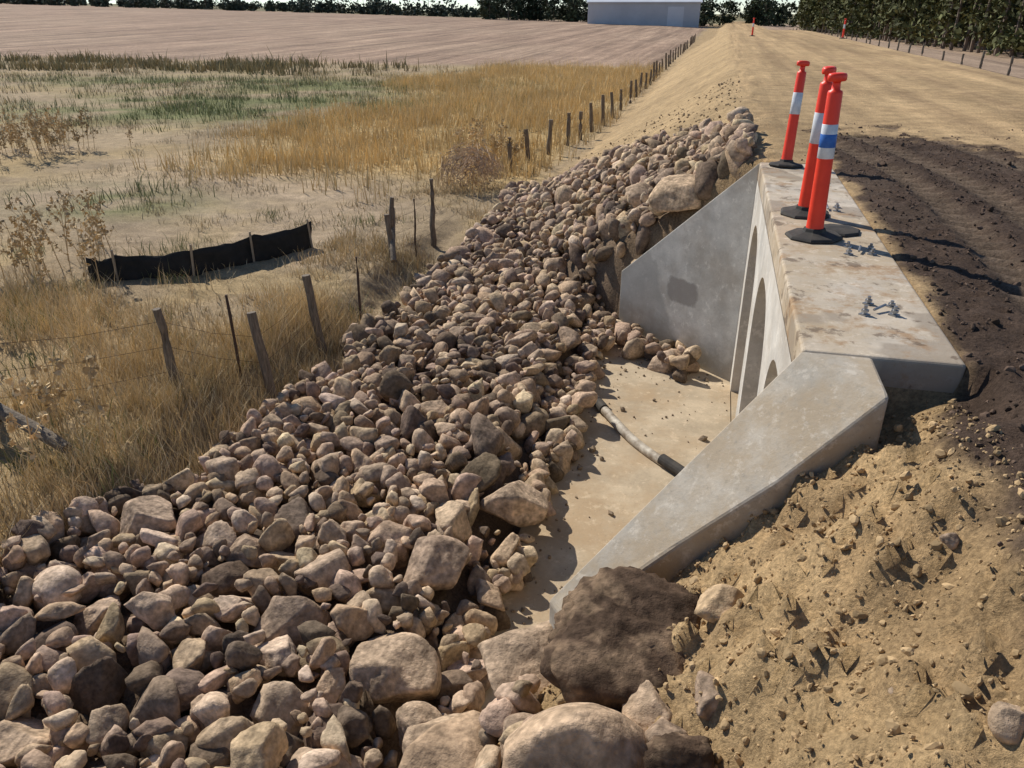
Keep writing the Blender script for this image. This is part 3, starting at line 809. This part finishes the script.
# ---------------------------------------------------------------- trees
tr = np.random.RandomState(13)
def cam2uw(X, Y): return X*C_-Y*S_, X*S_+Y*C_
def tree(acc, u, w, h, r, crown0, nleaf, ls, dark, rng, conic=False, zb=None):
    z = float(base_height(u, w)[0]) if zb is None else zb
    stick(acc, (u, w, z-.3), (u+rng.uniform(-.3,.3), w, z+h*.8), h*.012+.05, .04, (.17,.13,.10), 6)
    nc = 16 if not conic else 26
    cs = []
    for k in range(nc):
        t = rng.uniform(0, 1); a = rng.uniform(0, 6.28)
        rad = r*((1-t)**.7 if conic else math.sqrt(max(0, 1-(2*t-1)**2))*.9+.1)*rng.uniform(.35, .9)
        c = np.array([u+math.cos(a)*rad, w+math.sin(a)*rad, z+crown0+(h-crown0)*t])
        stick(acc, (u, w, c[2]-rad*.5), c, .05, .02, (.09,.07,.05), 4)
        cs.append((c, r*rng.uniform(.25, .5), rng.uniform(.6, 1.45)))
    per = nleaf//nc
    for c, cr, br_ in cs:
        P = c+rng.normal(0, 1, (per, 3))*np.array([cr*.6, cr*.6, cr*.42])
        col = np.array(dark)*br_*rng.uniform(.6, 1.5, (per, 1))
        acc.add(*leafquads(P, ls, rng, col))
acc = Acc()
A = np.array([25.5, 78.0]); B = np.array([17.0, 205.0])
for row in range(4):
    n = 62
    for i in range(n):
        t = (i+tr.uniform(-.3,.3)-12)/(n-12); p = A+(B-A)*t+np.array([row*3.2+tr.uniform(-.6,.6), 0])
        dist = p[1]
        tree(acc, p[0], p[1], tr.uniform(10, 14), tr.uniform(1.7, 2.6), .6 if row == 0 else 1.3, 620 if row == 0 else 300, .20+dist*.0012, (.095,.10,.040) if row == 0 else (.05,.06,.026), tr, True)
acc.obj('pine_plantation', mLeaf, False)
acc = Acc()
for i in range(420):
    X = tr.uniform(-290, 60); Y = tr.uniform(300, 360)
    u, w = cam2uw(X, Y); big = tr.rand() < .16
    h = tr.uniform(5, 8.5) if big else tr.uniform(1.8, 3.8)
    tree(acc, u, w, h, h*tr.uniform(.5,.95), h*.05, 80, .7, (.055,.068,.045), tr)
for i in range(34):
    X = tr.uniform(-8, 34); Y = 250+tr.uniform(-5, 15); u, w = cam2uw(X, Y)
    h = tr.uniform(5, 10); tree(acc, u, w, h, h*.42, .3, 260, .5, (.045,.057,.030), tr)
for i in range(34):
    X = tr.uniform(44, 80); Y = 235+tr.uniform(-10, 20); u, w = cam2uw(X, Y)
    h = tr.uniform(5, 11)*(1 if X < 62 else .6); tree(acc, u, w, h, h*.45, .3, 300, .45, (.042,.056,.028), tr)
acc.obj('distant_trees', mLeaf, False)

# ---------------------------------------------------------------- light, sky, camera
sx, sy_ = -.80, .60; el = math.radians(40)
sd = Vector((sx*math.cos(el), sy_*math.cos(el), math.sin(el))).normalized()
sl = bpy.data.lights.new('sun', 'SUN'); sl.energy = 5.0; sl.angle = math.radians(.5); sl.color = (1, .94, .84)
so = bpy.data.objects.new('sun', sl); scene.collection.objects.link(so); so.rotation_euler = sd.to_track_quat('Z', 'Y').to_euler(); so.location = (-10, 10, 20)
wd = bpy.data.worlds.new('World'); scene.world = wd; wd.use_nodes = True
nt = wd.node_tree; bg = nt.nodes['Background']; sk = nt.nodes.new('ShaderNodeTexSky'); sk.sky_type = 'NISHITA'; sk.sun_disc = False
sk.sun_elevation = el; sk.sun_rotation = math.atan2(sx, sy_); sk.air_density = .8; sk.dust_density = 0; sk.ozone_density = 3.0; sk.altitude = 800
nt.links.new(sk.outputs[0], bg.inputs['Color']); bg.inputs['Strength'].default_value = .115
cam = bpy.data.cameras.new('camera'); co = bpy.data.objects.new('camera', cam); scene.collection.objects.link(co)
cam.sensor_width = 36; cam.lens = 27.18; cam.clip_end = 5000; cam.clip_start = .05
co.location = (0, 0, 1.5); co.rotation_euler = (math.radians(90-25.7), 0, TH)
scene.camera = co
scene.view_settings.view_transform = 'Standard'; scene.view_settings.look = 'None'; scene.view_settings.exposure = 0
